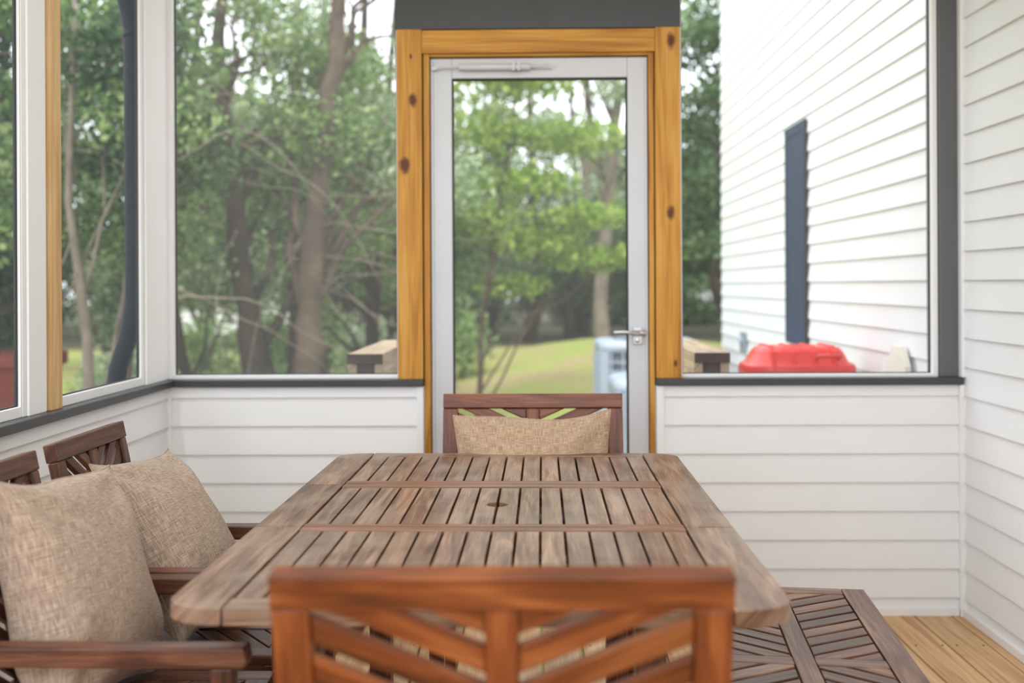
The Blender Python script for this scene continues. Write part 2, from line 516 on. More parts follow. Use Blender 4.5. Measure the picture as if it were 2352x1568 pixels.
mb = MB(); mb.bb(-0.503, 0.572, YB - 0.01, YB + 0.1, 2.213, ZC, g=0); trim(mb, M_BLACK, 'charcoal panel above the door header')
mb = MB(); mb.bb(XL - 0.1, -0.504, YB, YB + 0.1, 2.5, ZC); mb.bb(0.573, 1.537, YB, YB + 0.1, 2.5, ZC); trim(mb, M_TRIMW, 'white top beam over porch screens')
mb = MB(); mb.bb(XL - 0.1, XL, YF, YB, 2.5, ZC - 0.001); trim(mb, M_TRIMW, 'white top beam over side screens')
mb = MB(); mb.bb(XR - 0.028, XR - 0.001, YB - 0.03, YB - 0.0, 0.0, RAIL0 - 0.001, g=2); mb.bb(XR - 0.022, XR - 0.0, YB - 0.035, YB + 0.1, RAIL1 + 0.001, ZC, g=2)
trim(mb, M_TRIMW, 'white corner channel between two clapboard walls', 0.002)
mb = MB(); mb.bb(XL + 0.001, XL + 0.022, YB - 0.022, YB - 0.001, 0.0, RAIL0 - 0.001, g=2); trim(mb, M_TRIMW, 'white corner channel of clapboard walls', 0.002)
mb = MB(); mb.bb(-0.43, -0.404, YB - 0.022, YB - 0.001, 0.0, RAIL0 - 0.001, g=2); trim(mb, M_TRIMW, 'white end channel of clapboard beside the door', 0.002)
mb = MB(); mb.bb(0.474, 0.502, YB - 0.022, YB - 0.001, 0.0, RAIL0 - 0.001, g=2); trim(mb, M_TRIMW, 'white end channel of clapboard beside the door', 0.002)
mb = MB(); mb.bb(XL + 0.02, -0.43, YB - 0.02, YB - 0.0, 0.0, 0.03); mb.bb(0.503, XR - 0.03, YB - 0.02, YB, 0.0, 0.03)
struct(mb.obj('baseboard_back', M_TRIMW, bevel=0.002), 'white starter strip at the bottom of clapboard', 'baseboard')
mb = MB(); mb.bb(XR - 0.022, XR, YF, YB - 0.03, 0.0, 0.03, g=1)
struct(mb.obj('baseboard_right', M_TRIMW, bevel=0.002), 'white starter strip at the bottom of clapboard', 'baseboard')

def post_left(y0, y1):
    mb = MB()
    mb.bb(XL - 0.020, XL - 0.004, y0, y1, RAIL1, 2.5, g=2)
    mb.bb(XL - 0.004, XL + 0.004, y0 + 0.02, y1 - 0.02, RAIL1, 2.5, g=2)
    trim(mb, M_TRIMW, 'white boxed porch post', 0.002)
post_left(3.537, YB + 0.1)
post_left(2.695, 2.834)
post_left(1.15, 1.32)
post_left(YF, -1.2)
for xa, xb in ((0.1, 0.25), (1.5, XR - 0.02)):
    mb = MB(); mb.bb(xa, xb, YF - 0.1, YF - 0.004, RAIL1, ZC - .001, g=2); trim(mb, M_TRIMW, 'white boxed porch post', 0.002)
mb = MB(); mb.bb(XL - 0.02, XL + 0.008, 2.836, 2.903, RAIL1, 2.5, g=2); trim(mb, M_PINE2, 'pale pine stud beside the white post', 0.002)

# pine door frame
mb = MB()
zt = 2.213
mb.bb(-0.499, -0.4045, YB - 0.02, YB + 0.1, RAIL1, zt, g=2, tint=.5)
mb.bb(0.474, 0.568, YB - 0.02, YB + 0.1, RAIL1, zt, g=2, tint=.6)
mb.bb(-0.4045, 0.474, YB - 0.018, YB + 0.1, 2.122, zt - 0.004, g=0, tint=.8)
mb.bb(-0.4000, -0.377, YB - 0.008, YB + 0.1, 0.0, 2.122, g=2, tint=.3)
mb.bb(0.4505, 0.470, YB - 0.008, YB + 0.1, 0.0, 2.122, g=2, tint=.3)
mb.bb(-0.377, 0.4505, YB - 0.004, YB + 0.1, 2.112, 2.122, g=0, tint=.2)
trim(mb, M_PINE, 'yellow pine door frame with dark knots', 0.002, 'door frame')

# windows
def window(nm, axis, plane, a0, a1, z0, z1, fw, scr, label, depth=0.05):
    root = empty(nm, (0, 0, 0))
    struct(root, label, 'window')
    mb = MB(); ms = MB(); mg = MB()
    def B(m, p0, p1, q0, q1, zz0, zz1, g=2):
        if axis == 'x': m.bb(p0, p1, q0, q1, zz0, zz1, g=g)
        else: m.bb(q0, q1, p0, p1, zz0, zz1, g=g)
    s = 1 if axis == 'x' else -1
    q0, q1 = plane + s * 0.006, plane + s * (0.006 + depth)
    f0, f1, fb, ft = fw
    B(mb, a0, a0 + f0, q0, q1, z0, z1)
    B(mb, a1 - f1, a1, q0, q1, z0, z1)
    B(mb, a0 + f0, a1 - f1, q0, q1, z0, z0 + fb, 0)
    B(mb, a0 + f0, a1 - f1, q0, q1, z1 - ft, z1, 0)
    g = 0.005
    qm = plane + s * (0.006 + depth * 0.5)
    B(mg, a0 + f0, a0 + f0 + g, qm, qm + s * 0.008, z0 + fb, z1 - ft)
    B(mg, a1 - f1 - g, a1 - f1, qm, qm + s * 0.008, z0 + fb, z1 - ft)
    B(mg, a0 + f0 + g, a1 - f1 - g, qm, qm + s * 0.008, z0 + fb, z0 + fb + g * 0.7)
    qs = qm + s * 0.002
    B(ms, a0 + f0 + g, a1 - f1 - g, qs, qs + s * 0.001, z0 + fb + g * 0.7, z1 - ft)
    mb.obj('frame', M_TRIMW, parent=root, bevel=0.002)
    k = mg.obj('gasket', M_GASKET, parent=root); k['label'] = 'thin black screen edging'
    k = ms.obj('screen', scr, parent=root); k['label'] = 'fine see-through insect screen'
    return root
window('window_1', 'x', YB, XL + 0.0, -0.501, RAIL1, 2.499, (0.022, 0.004, 0.014, 0.02), M_SCR, 'large insect-screened opening looking onto the trees')
window('window_2', 'x', YB, 0.570, 1.536, RAIL1, 2.499, (0.006, 0.020, 0.012, 0.02), M_SCRC, 'insect-screened opening looking along the house wall')
window('window_3', 'y', XL, 2.905, 3.535, RAIL1, 2.499, (0.004, 0.004, 0.03, 0.02), M_SCRD, 'narrow hazy insect-screened side opening with white sill', 0.016)
window('window_4', 'y', XL, 1.322, 2.693, RAIL1, 2.499, (0.006, 0.004, 0.03, 0.02), M_SCRD, 'insect-screened side opening with white sill', 0.016)
window('window_5', 'y', XL, -1.198, 1.148, RAIL1, 2.499, (0.012, 0.012, 0.03, 0.02), M_SCRD, 'insect-screened side opening with white sill', 0.016)

# door
root = empty('door_1', (0.037, YB, 0)); struct(root, 'white aluminium screen door with lever handle and closer', 'door')
dx0, dx1 = -0.412, 0.412
mb = MB()
y0, y1 = 0.012, 0.045
mb.bb(dx0, -0.330, y0, y1, 0.01, 2.108, g=2); mb.bb(0.336, dx1, y0, y1, 0.01, 2.108, g=2)
mb.bb(-0.330, 0.336, y0, y1, 2.032, 2.108); mb.bb(-0.330, 0.336, y0, y1, 0.01, 0.16)
mb.bb(dx0 + 0.002, dx0 + 0.012, y0 - 0.008, y0, 0.01, 2.10, g=2); mb.bb(dx1 - 0.012, dx1 - 0.002, y0 - 0.008, y0, 0.01, 2.10, g=2)
mb.obj('frame', M_DOORW, parent=root, bevel=0.003)
mb = MB()
mb.bb(-0.330, -0.324, y0 + .002, y1 - .004, 0.16, 2.032, g=2); mb.bb(0.330, 0.336, y0 + .002, y1 - .004, 0.16, 2.032, g=2)
mb.bb(-0.324, 0.330, y0 + .002, y1 - .004, 2.026, 2.032); mb.bb(-0.324, 0.330, y0 + .002, y1 - .004, 0.16, 0.166)
k = mb.obj('gasket', M_GASKET, parent=root); k['label'] = 'black screen edging'
mb = MB(); mb.bb(-0.324, 0.330, 0.028, 0.029, 0.166, 2.026)
k = mb.obj('screen', M_SCR, parent=root); k['label'] = 'fine see-through insect screen'
mb = MB()
mb.tube([(-0.30, -0.010, 2.070), (-0.03, -0.010, 2.070)], 0.013, 16)
mb.tube([(-0.40, -0.008, 2.066), (-0.30, -0.010, 2.070)], 0.0035, 8)
mb.tube([(-0.03, -0.010, 2.070), (0.04, -0.008, 2.074)], 0.005, 8)
mb.bb(-0.10, -0.090, -0.026, 0.004, 2.054, 2.086); mb.bb(-0.08, -0.070, -0.026, 0.004, 2.054, 2.086)
mb.bb(-0.03, 0.05, -0.006, 0.012, 2.064, 2.078); mb.bb(-0.405, -0.385, -0.012, 0.004, 2.060, 2.072)
k = mb.obj('door_closer', M_DOORW, parent=root, bevel=0.002); k['label'] = 'white pneumatic door closer'
mb = MB()
mb.bb(0.352, 0.386, -0.002, 0.013, 1.02, 1.085, g=2)
mb.tube([(0.368, 0.0, 1.062), (0.368, -0.035, 1.062), (0.352, -0.045, 1.063), (0.32, -0.046, 1.068), (0.275, -0.046, 1.066)], [0.010, 0.009, 0.008, 0.0065, 0.006], 12)
mb.tube([(0.35, 0.0, 1.062), (0.40, 0.0, 1.062)], 0.012, 10)
mb.tube([(0.368, 0.0, 1.035), (0.368, -0.01, 1.035)], 0.009, 12)
k = mb.obj('door_handle', M_STEEL, parent=root, bevel=0.002); k['label'] = 'satin metal lever handle'

# ---------------------------------------------------------------- table
TX, TY0, TY1, TZ, TH = -0.077, 1.53, 2.947, 0.75, 0.028
root = tag(empty('dining_table', (TX, 2.25, 0), -math.radians(0.7)), 'weathered brown slatted wooden outdoor dining table with umbrella hole', 'table')
y0, y1 = TY0 - 2.25, TY1 - 2.25
hw = 0.494; bw = 0.097
mb = MB()
zt0, zt1 = TZ - TH, TZ
def arc(cx, cy, r, a0, a1, n=10, ry=None):
    ry = ry or r
    return [(cx + r * math.cos(a0 + (a1 - a0) * i / n), cy + ry * math.sin(a0 + (a1 - a0) * i / n)) for i in range(n + 1)]
s1, s2 = 2.05 - 2.25, 2.49 - 2.25
R = 0.085; RY = 0.06
for sg in (-1, 1):
    xi = sg * (hw - bw)
    xo = sg * hw
    an = [(sg * p[0], p[1]) for p in arc(hw - R, y0 + RY, R, -math.pi / 2, 0, ry=RY)]
    af = [(sg * p[0], p[1]) for p in arc(hw - R, y1 - RY, R, 0, math.pi / 2, ry=RY)]
    pn = [(xi, y0)] + an + [(xo, s1 - 0.0025), (xi, s1 - 0.0025)]
    pf = [(xi, s2 + 0.0025), (xo, s2 + 0.0025)] + af + [(xi, y1)]
    mb.prism(pn, zt0, zt1, g2=(0, 1), tint=.75)
    mb.prism([(xi, s1 + 0.0025), (xo, s1 + 0.0025), (xo, s2 - 0.0025), (xi, s2 - 0.0025)], zt0, zt1, g2=(0, 1), tint=.5)
    mb.prism(pf, zt0, zt1, g2=(0, 1), tint=.7)
xi = hw - bw - 0.003
mb.bb(-xi, xi, y0, y0 + 0.052, zt0, zt1, g=0, tint=.5)
mb.bb(-xi, xi, y1 - 0.052, y1, zt0, zt1, g=0, tint=.6)
for a, b in ((2.02, 2.0475), (2.0525, 2.075), (2.45, 2.4875), (2.4925, 2.53)):
    mb.bb(-xi, xi, a - 2.25, b - 2.25, zt0, zt1 + 0.0, g=0, tint=random.uniform(.4, .7), mi=1)
ns = 16; pitch = 2 * xi / ns; gp = 0.0048
for (a, b, hole) in ((1.585, 2.017, False), (2.078, 2.447, True), (2.533, 2.892, False)):
    ya, yb = a - 2.25, b - 2.25
    for i in range(ns):
        xa = -xi + i * pitch + gp / 2; xb = xa + pitch - gp
        if hole and i in (ns // 2 - 1, ns // 2):
            r = 0.024; hy = 0.015
            if i == ns // 2 - 1:
                c = [(q[0], q[1] + hy) for q in arc(0, 0, r, math.radians(263), math.radians(97), 12)]
                poly = [(xa, ya), (xb, ya)] + c + [(xb, yb), (xa, yb)]
            else:
                c = [(q[0], q[1] + hy) for q in arc(0, 0, r, math.radians(83), math.radians(-83), 12)]
                poly = [(xb, ya), (xb, yb), (xa, yb)] + c + [(xa, ya)]
            mb.prism(poly, zt0 + 0.004, zt1 - 0.001, g2=(0, 1))
        else:
            mb.bb(xa, xb, ya, yb, zt0 + 0.004, zt1 - 0.001, g=1, tint=random.uniform(0.3, 1.0))
k = mb.obj('tabletop', [M_TABLE, M_TABLER], parent=root, bevel=0.002)
mb = MB()
ax, ay0, ay1 = 0.355, -0.50, 0.42
mb.bb(-ax, ax, ay0 - 0.012, ay0 + 0.012, 0.655, zt0, g=0); mb.bb(-ax, ax, ay1 - 0.012, ay1 + 0.012, 0.655, zt0, g=0)
mb.bb(-ax - .01, -ax + 0.014, ay0, ay1, 0.655, zt0, g=1); mb.bb(ax - 0.014, ax + .01, ay0, ay1, 0.655, zt0, g=1)
for yy in (-0.2, 0.015, 0.24):
    mb.bb(-ax, ax, yy - 0.03, yy + 0.03, zt0 - 0.02, zt0 - 0.001, g=0)
for xx in (-0.2, 0.2):
    mb.bb(xx - 0.02, xx + 0.02, y0 + 0.03, y1 - 0.03, zt0 - 0.022, zt0 - 0.0, g=1)
mb.obj('apron', M_DARKW, parent=root, bevel=0.002)
for (lx, ly) in ((-0.325, -0.455), (0.295, -0.455), (-0.325, 0.375), (0.295, 0.375)):
    mb = MB(); mb.box((0, 0, 0.345), (0.055, 0.055, 0.69), g=2)
    k = mb.obj('leg', M_DARKW, parent=root, bevel=0.003); k.location = (lx, ly, 0)

# ---------------------------------------------------------------- chairs (facing +Y local)
def make_chair(name, bwid, arms, mat, topz, seatz=0.43, rec=0.10, dep=0.44, ang=24, sw=0.034, sg=0.016):
    root = empty(name)
    hb = bwid / 2
    yb, yf = -dep / 2, dep / 2
    ex = Vector((1, 0, 0))
    bl = Vector((0, -rec, topz - seatz)); blen = bl.length
    ey = bl.normalized(); ez = ex.cross(ey)
    O = Vector((0, yb + 0.012, seatz))
    O_t = -0.013; O_T = 0.013
    mb = MB()
    pw = 0.047 if bwid > 0.5 else 0.034
    rail = 0.046 if bwid > 0.5 else 0.042
    H = blen
    def rect(x0, x1, y0, y1, t0, t1, g2, tint=None):
        mb.prism([(x0, y0), (x1, y0), (x1, y1), (x0, y1)], t0, t1, O, ex, ey, ez, g2=g2, tint=tint)
    rect(-hb, -hb + pw, -0.02, H - rail - 0.0005, O_t, O_T, (0, 1), .7); rect(hb - pw, hb, -0.02, H - rail - 0.0005, O_t, O_T, (0, 1), .55)
    rect(-hb, hb, H - rail, H, O_t - 0.003, O_T + 0.003, (1, 0), .5)
    cw = 0.021
    z0 = 0.07
    rect(-hb + pw, hb - pw, z0 - 0.035, z0, O_t + .002, O_T - .002, (1, 0))
    rect(-cw, cw, z0, H - rail, O_t + 0.003, O_T - 0.003, (0, 1), .7)
    a = math.radians(ang)
    px0, px1, py0, py1 = -hb + pw, -cw, z0, H - rail
    cornerp = -(px1 - px0) / 2 * math.sin(a) + (py1 - py0) / 2 * math.cos(a)
    kk = cornerp - 0.5 * sg - 0.003 - sw
    diag_slats(mb, px0, px1, py0, py1, -a, sw, sg, -0.007, 0.007, O, ex, ey, ez, kk=kk)
    diag_slats(mb, px0, px1, py0, py1, -a, sw, sg, -0.007, 0.007, O, -ex, ey, ez, kk=kk)
    mb.obj('backrest', mat, parent=root, bevel=0.003)
    mb = MB()
    so = hb
    zs0, zs1 = seatz - 0.022, seatz
    mb.bb(-so, -so + 0.045, yb + 0.03, yf, zs0, zs1, g=1); mb.bb(so - 0.045, so, yb + 0.03, yf, zs0, zs1, g=1)
    mb.bb(-so + 0.046, so - 0.046, yf - 0.05, yf, zs0, zs1, g=0); mb.bb(-so + 0.046, so - 0.046, yb + 0.03, yb + 0.07, zs0, zs1, g=0)
    for sgn in (1, -1):
        diag_slats(mb, -so + 0.047, -0.016, yb + 0.072, yf - 0.052, -a, 0.040, 0.004, zs0, zs1 - 0.002, (0, 0, 0), (sgn, 0, 0), (0, 1, 0), (0, 0, 1))
    mb.bb(-0.015, 0.015, yb + 0.072, yf - 0.052, zs0, zs1, g=1)
    mb.bb(-so + 0.01, so - 0.01, yf - 0.035, yf - 0.012, zs0 - 0.055, zs0 - 0.0005, g=0)
    mb.bb(-so + 0.01, so - 0.01, yb + 0.04, yb + 0.06, zs0 - 0.055, zs0 - 0.0005, g=0)
    for s_ in (-1, 1):
        mb.bb(s_ * (so - 0.03), s_ * (so - 0.01), yb + 0.06, yf - 0.035, zs0 - 0.055, zs0 - 0.0005, g=1)
    mb.obj('seat', mat, parent=root, bevel=0.002)
    lx = hb - 0.022
    for s_ in (-1, 1):
        mb = MB(); mb.box((0, 0, (zs0 - 0.001) / 2), (0.04, 0.04, zs0 - 0.001), g=2)
        k = mb.obj('leg', mat, parent=root, bevel=0.003); k.location = (s_ * lx, yf - 0.03, 0)
        mb = MB()
        mb.prism([(yb - 0.05, 0), (yb - 0.015, 0), (yb + 0.028, seatz), (yb - 0.008, seatz)], -0.018, 0.018, (0, 0, 0), (0, 1, 0), (0, 0, 1), (1, 0, 0), g2=(0, 1))
        k = mb.obj('leg', mat, parent=root, bevel=0.003); k.location = (s_ * lx, 0, 0)
    if arms:
        for s_ in (-1, 1):
            mb = MB()
            xa, xb = (hb - 0.001, hb + 0.038)
            poly = [(yb - 0.10, 0.593), (yf + 0.05, 0.588), (yf + 0.055, 0.603), (yf + 0.05, 0.626), (yb - 0.10, 0.626)]
            mb.prism(poly, -0.02, 0.02, (s_ * (xa + xb) / 2, 0, 0), (0, 1, 0), (0, 0, 1), (1, 0, 0), g2=(1, 0))
            mb.bb(s_ * (xa + xb) / 2 - 0.017, s_ * (xa + xb) / 2 + 0.017, yf - 0.01, yf + 0.03, 0.0, 0.590, g=2)
            k = mb.obj('armrest', mat, parent=root, bevel=0.004)
    return root

near = make_chair('dining_chair', 0.57, False, M_ORANGE, 0.898)
near.location = (-0.037, 1.53, 0)
tag(near, 'glossy orange-brown wooden dining chair with chevron slatted back', 'chair', 'wooden chairs around the table')
far = make_chair('dining_chair', 0.57, False, M_RED, 0.898)
far.location = (0.007, 2.88, 0); far.rotation_euler = (0, 0, math.pi)
tag(far, 'red-brown wooden dining chair holding a beige pillow, in front of door', 'chair', 'wooden chairs around the table')
arm = make_chair('armchair', 0.37, True, M_DARKW, 0.898, ang=40, sw=0.026, sg=0.016)
arm.location = (-0.765, 1.925, 0); arm.rotation_euler = (0, 0, -math.pi / 2)
tag(arm, 'dark wooden armchair with slatted back and square beige pillow', 'armchair', 'wooden armchairs along the side wall')
copy_thing(arm, (-0.765, 2.383, 0), -math.pi / 2, 'dark wooden armchair beside another, its beige pillow slumped back')

# ---------------------------------------------------------------- bench
root = tag(empty('bench', (0.578, 2.12, 0), -math.radians(6.5)), 'grey-brown backless wooden bench with diagonal slatted top', 'bench')
mb = MB()
bh, bl2, bz = 0.23, 0.52, 0.45
mb.bb(-bh, -bh + 0.058, -bl2, bl2, bz - 0.025, bz, g=1, tint=.5); mb.bb(bh - 0.058, bh, -bl2, bl2, bz - 0.025, bz, g=1, tint=.5)
ib = bh - 0.06
mb.bb(-ib, ib, -bl2, -bl2 + 0.045, bz - 0.025, bz, g=0); mb.bb(-ib, ib, bl2 - 0.045, bl2, bz - 0.025, bz, g=0)
mb.bb(-0.022, 0.022, -bl2 + 0.046, bl2 - 0.046, bz - 0.025, bz - 0.0005, g=1)
mb.bb(-ib, -0.023, -0.02, 0.02, bz - 0.025, bz - 0.0008, g=0); mb.bb(0.023, ib, -0.02, 0.02, bz - 0.025, bz - 0.0008, g=0)
for sx in (-1, 1):
    for sy in (-1, 1):
        diag_slats(mb, 0.025, ib - 0.001, 0.022, bl2 - 0.047, math.radians(32), 0.037, 0.008, bz - 0.022, bz - 0.002,
                   (0, 0, 0), (sx, 0, 0), (0, sy, 0), (0, 0, 1))
mb.obj('seat', M_BENCH, parent=root, bevel=0.002)
mb = MB()
for s_ in (-1, 1):
    mb.bb(s_ * (bh - 0.04), s_ * (bh - 0.018), -bl2 + 0.03, bl2 - 0.03, bz - 0.085, bz - 0.026, g=1)
    mb.bb(-bh + 0.04, bh - 0.04, s_ * (bl2 - 0.04), s_ * (bl2 - 0.018), bz - 0.085, bz - 0.026, g=0)
mb.obj('apron', M_BENCH, parent=root, bevel=0.002)
for sx in (-1, 1):
    for sy in (-1, 1):
        mb = MB(); mb.box((0, 0, 0.212), (0.045, 0.045, 0.424), g=2)
        k = mb.obj('leg', M_BENCH, parent=root, bevel=0.003); k.location = (sx * (bh - 0.045), sy * (bl2 - 0.06), 0)

# ---------------------------------------------------------------- pillows
def pillow(w, h, t, mat, loc, rot, label, seed, pinch=0.10):
    nu = 48
    me = MB()
    verts = []; loc_uv = []
    def pos(u, v, side):
        px = u * w / 2 * (1 - 0.08 * (1 - v * v))
        pz = v * h / 2 * (1 - pinch * (1 - u * u))
        e = max(0.0, (1 - u * u)) * max(0.0, (1 - v * v))
        e2 = max(0.0, (1 - abs(u) ** 3)) * max(0.0, (1 - abs(v) ** 3))
        th = t / 2 * (0.45 * e ** 0.5 + 0.55 * e2 ** 0.55) * (1 - 0.16 * v)
        fold = 0.0
        for (cu, cv) in ((1, 1), (-1, 1), (1, -1), (-1, -1)):
            du, dv = u - cu, v - cv
            an = math.atan2(dv * cv, du * cu)
            r = math.hypot(du, dv)
            fold += 0.009 * math.sin(an * 6 + seed + cu) * math.exp(-((r - 0.5) / 0.32) ** 2)
        wr = 0.004 * math.sin(u * 5 + seed) * math.sin(v * 4 + seed * 2) * e
        bow = 0.006 * math.sin(u * 4 + seed) * (v ** 3)
        pz += 0.006 * math.sin(u * 4 + seed) * max(v, 0)
        return Vector((px, side * (th + wr + fold * min(1, e * 5)) + bow, pz))
    for side in (-1, 1):
        for i in range(nu + 1):
            for j in range(nu + 1):
                u = math.sin((-1 + 2 * i / nu) * math.pi / 2); v = math.sin((-1 + 2 * j / nu) * math.pi / 2)
                verts.append(pos(u, v, side)); loc_uv.append(Vector((u * w / 2, v * h / 2, 0)))
    faces = []
    S = (nu + 1) ** 2
    for s_ in range(2):
        for i in range(nu):
            for j in range(nu):
                a = s_ * S + i * (nu + 1) + j
                q = [a, a + 1, a + nu + 2, a + nu + 1]
                if s_ == 0: q = q[::-1]
                faces.append(q)
    me.v = [tuple(p) for p in verts]; me.f = faces
    me.uv = [(loc_uv[i].x, loc_uv[i].y) for f in faces for i in f]
    me.t = [0.5] * len(faces); me.mi = [0] * len(faces); me.sm = [True] * len(faces)
    root = empty('throw_pillow', loc); root.rotation_euler = rot
    me.obj('cover', mat, parent=root)
    mb = MB()
    pts = []
    for k in range(4):
        for i in range(44):
            s_ = math.sin((-1 + 2 * i / 44) * math.pi / 2)
            u, v = [(s_, -1), (1, s_), (-s_, 1), (-1, -s_)][k]
            pts.append(pos(u, v, 1))
    pts.append(pts[0])
    mb.tube(pts, 0.003, 8, tint=.5)
    mb.obj('seam', mat, parent=root)
    tag(root, label, 'pillow', 'beige throw pillows')
    return root
def prot(tilt, yaw, roll=0):
    M = Matrix.Rotation(math.radians(yaw), 3, 'Z') @ Matrix.Rotation(math.radians(tilt), 3, 'X') @ Matrix.Rotation(math.radians(roll), 3, 'Y')
    return M.to_euler()
pillow(0.39, 0.45, 0.20, M_PILLOW, (-0.885, 1.940, 0.667), prot(-17, 86, 6), 'plump square beige woven pillow standing on an armchair', 1)
pillow(0.38, 0.46, 0.19, M_PILLOW, (-0.862, 2.392, 0.640), prot(-32, 86, 5), 'square beige woven pillow leaning back on an armchair', 2)
pillow(0.475, 0.44, 0.18, M_PILLOW2, (0.008, 2.975, 0.644), prot(-10, 0, -1), 'wide beige woven pillow propped on the dining chair', 3, 0.10)

# ---------------------------------------------------------------- outdoors
GZ = -0.32
mb = MB()
nx, ny = 120, 130
xs = np.linspace(-45, 45, nx); ys = np.linspace(-12, 85, ny)
verts = []
for j in range(ny):
    for i in range(nx):
        X, Y = xs[i], ys[j]
        z = GZ
        z += 0.58 * math.exp(-(abs(X - 1.9) / 2.7) ** 2.6 - ((Y - 18) / 4.5) ** 2)
        z += 0.05 * math.sin(X * 0.7) * math.sin(Y * 0.5) * (1 if Y > 6 else 0)
        verts.append(Vector((X, Y, z)))
faces = [[j * nx + i, j * nx + i + 1, (j + 1) * nx + i + 1, (j + 1) * nx + i] for j in range(ny - 1) for i in range(nx - 1)]
mb.raw(verts, verts, faces, (1, 0, 0), .5, 0, True)
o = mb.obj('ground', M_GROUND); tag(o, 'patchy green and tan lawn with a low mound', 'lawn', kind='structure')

# downspout
mb = MB()
pts = [(-1.56, 3.63, 2.62), (-1.53, 3.63, 2.42), (-1.475, 3.63, 2.30), (-1.452, 3.63, 2.18), (-1.452, 3.63, 1.26), (-1.456, 3.63, 1.17), (-1.476, 3.63, 1.06), (-1.510, 3.62, 0.95), (-1.522, 3.62, 0.86), (-1.522, 3.62, -0.25)]
mb.tube(pts, 0.033, 14, tint=.5)
mb.tube([(-1.452, 3.63, 2.16), (-1.452, 3.63, 2.18)], 0.036, 14)
root = mb.obj('downspout', M_DOWN); tag(root, 'dark downspout pipe bending at the bottom outside the porch', 'downspout')

def handrail(x0, x1, label):
    root = empty('stair_railing', ((x0 + x1) / 2, 3.98, 0)); tag(root, label, 'railing', 'stair railings outside the door')
    hw_ = (x1 - x0) / 2
    mb = MB(); mb.bb(-hw_, hw_, 0.008, 1.0, 0.932, 0.972, g=1, mi=0); mb.bb(-hw_, hw_, 0.0, 0.008, 0.932, 0.972, g=0, mi=1)
    mb.obj('cap', [M_RAILW, M_RAILD], parent=root, bevel=0.002)
    mb = MB(); mb.bb(-hw_ + .02, hw_ - .02, 0.03, 0.12, GZ, 0.931, g=2, mi=1); mb.bb(-hw_ + .02, hw_ - .02, 0.88, 0.97, GZ, 0.931, g=2)
    mb.bb(-hw_ + .0, -hw_ + .035, 0.02, 0.98, 0.84, 0.931, g=1); mb.bb(hw_ - .035, hw_, 0.02, 0.98, 0.84, 0.931, g=1)
    mb.bb(-0.015, 0.015, 0.12, 0.88, 0.1, 0.14, g=1)
    for i in range(6):
        mb.bb(-0.015, 0.015, 0.2 + i * 0.115, 0.235 + i * 0.115, 0.14, 0.931, g=2)
    mb.obj('post_and_balusters', [M_RAILW, M_RAILD], parent=root, bevel=0.002)
handrail(-0.735, -0.592, 'grey-tan wooden railing with dark sawn end')
handrail(0.655, 0.797, 'grey-tan wooden railing with dark sawn end')

# shutter on exterior house wall
root = tag(empty('shutter', (XR - 0.0155, 6.03, 0)), 'tall slate-blue panel shutter fixed on white clapboard wall', 'shutter')
mb = MB()
mb.bb(-0.014, 0, -0.21, 0.21, 0.88, 2.20, g=2)
mb.bb(-0.018, -0.014, -0.21, -0.17, 0.88, 2.20, g=2); mb.bb(-0.018, -0.014, 0.17, 0.21, 0.88, 2.20, g=2)
mb.bb(-0.018, -0.014, -0.17, 0.17, 0.88, 0.94, g=1); mb.bb(-0.018, -0.014, -0.17, 0.17, 2.14, 2.20, g=1)
mb.obj('panel', M_BLUE, parent=root, bevel=0.002)
mb = MB(); mb.bb(-0.019, 0, 0.21, 0.222, 0.88, 2.2, g=2); mb.bb(-0.019, 0, -0.222, -0.21, 0.88, 2.2, g=2)
k = mb.obj('side_trim', M_GASKET, parent=root)
root = tag(empty('utility_meter', (XR - 0.0155, 7.5, 0.80)), 'small grey utility meter box on clapboard wall', 'meter')
mb = MB(); mb.bb(-0.03, 0, -0.06, 0.06, -0.08, 0.08); mb.obj('box', M_GREY, parent=root, bevel=0.006)
mb = MB(); mb.tube([(-0.045, 0, 0.02), (-0.03, 0, 0.02)], 0.03, 18); mb.obj('dial', M_ACW, parent=root, bevel=0.004)

# red grill
root = tag(empty('grill', (1.262, 4.75, 0)), 'red-lidded charcoal grill standing by the house wall', 'grill')
def loft(mb, secs, n=28, pw=4.0):
    rings = []
    for (z, a, b) in secs:
        for k in range(n):
            t = 2 * math.pi * k / n
            c, s = math.cos(t), math.sin(t)
            r = (abs(c) ** pw + abs(s) ** pw) ** (-1 / pw)
            rings.append(Vector((a * r * c, b * r * s, z)))
    fs = []
    for i in range(len(secs) - 1):
        for k in range(n):
            k2 = (k + 1) % n
            fs.append([i * n + k, i * n + k2, (i + 1) * n + k2, (i + 1) * n + k])
    fs.append(list(range(n))[::-1]); fs.append([(len(secs) - 1) * n + k for k in range(n)])
    mb.raw(rings, rings, fs, (1, 0, 0), .5, 0, True)
mb = MB()
loft(mb, [(0.80, 0.262, 0.17), (0.845, 0.262, 0.17), (0.866, 0.257, 0.167), (0.880, 0.228, 0.15), (0.925, 0.205, 0.135), (0.945, 0.188, 0.12), (0.952, 0.16, 0.10)])
for xx in (-0.14, -0.048, 0.048, 0.14):
    mb.prism([(-0.168, 0.845), (-0.160, 0.875), (-0.137, 0.93), (-0.105, 0.958), (0.105, 0.958), (0.137, 0.93), (0.160, 0.875), (0.168, 0.845)], -0.010, 0.010, (xx, 0, 0), (0, 1, 0), (0, 0, 1), (1, 0, 0), tint=.5)
mb.obj('lid', M_RED_PL, parent=root, bevel=0.004)
mb = MB(); loft(mb, [(0.62, 0.17, 0.11), (0.66, 0.22, 0.14), (0.80, 0.255, 0.165)])
mb.obj('bowl', M_GASKET, parent=root)
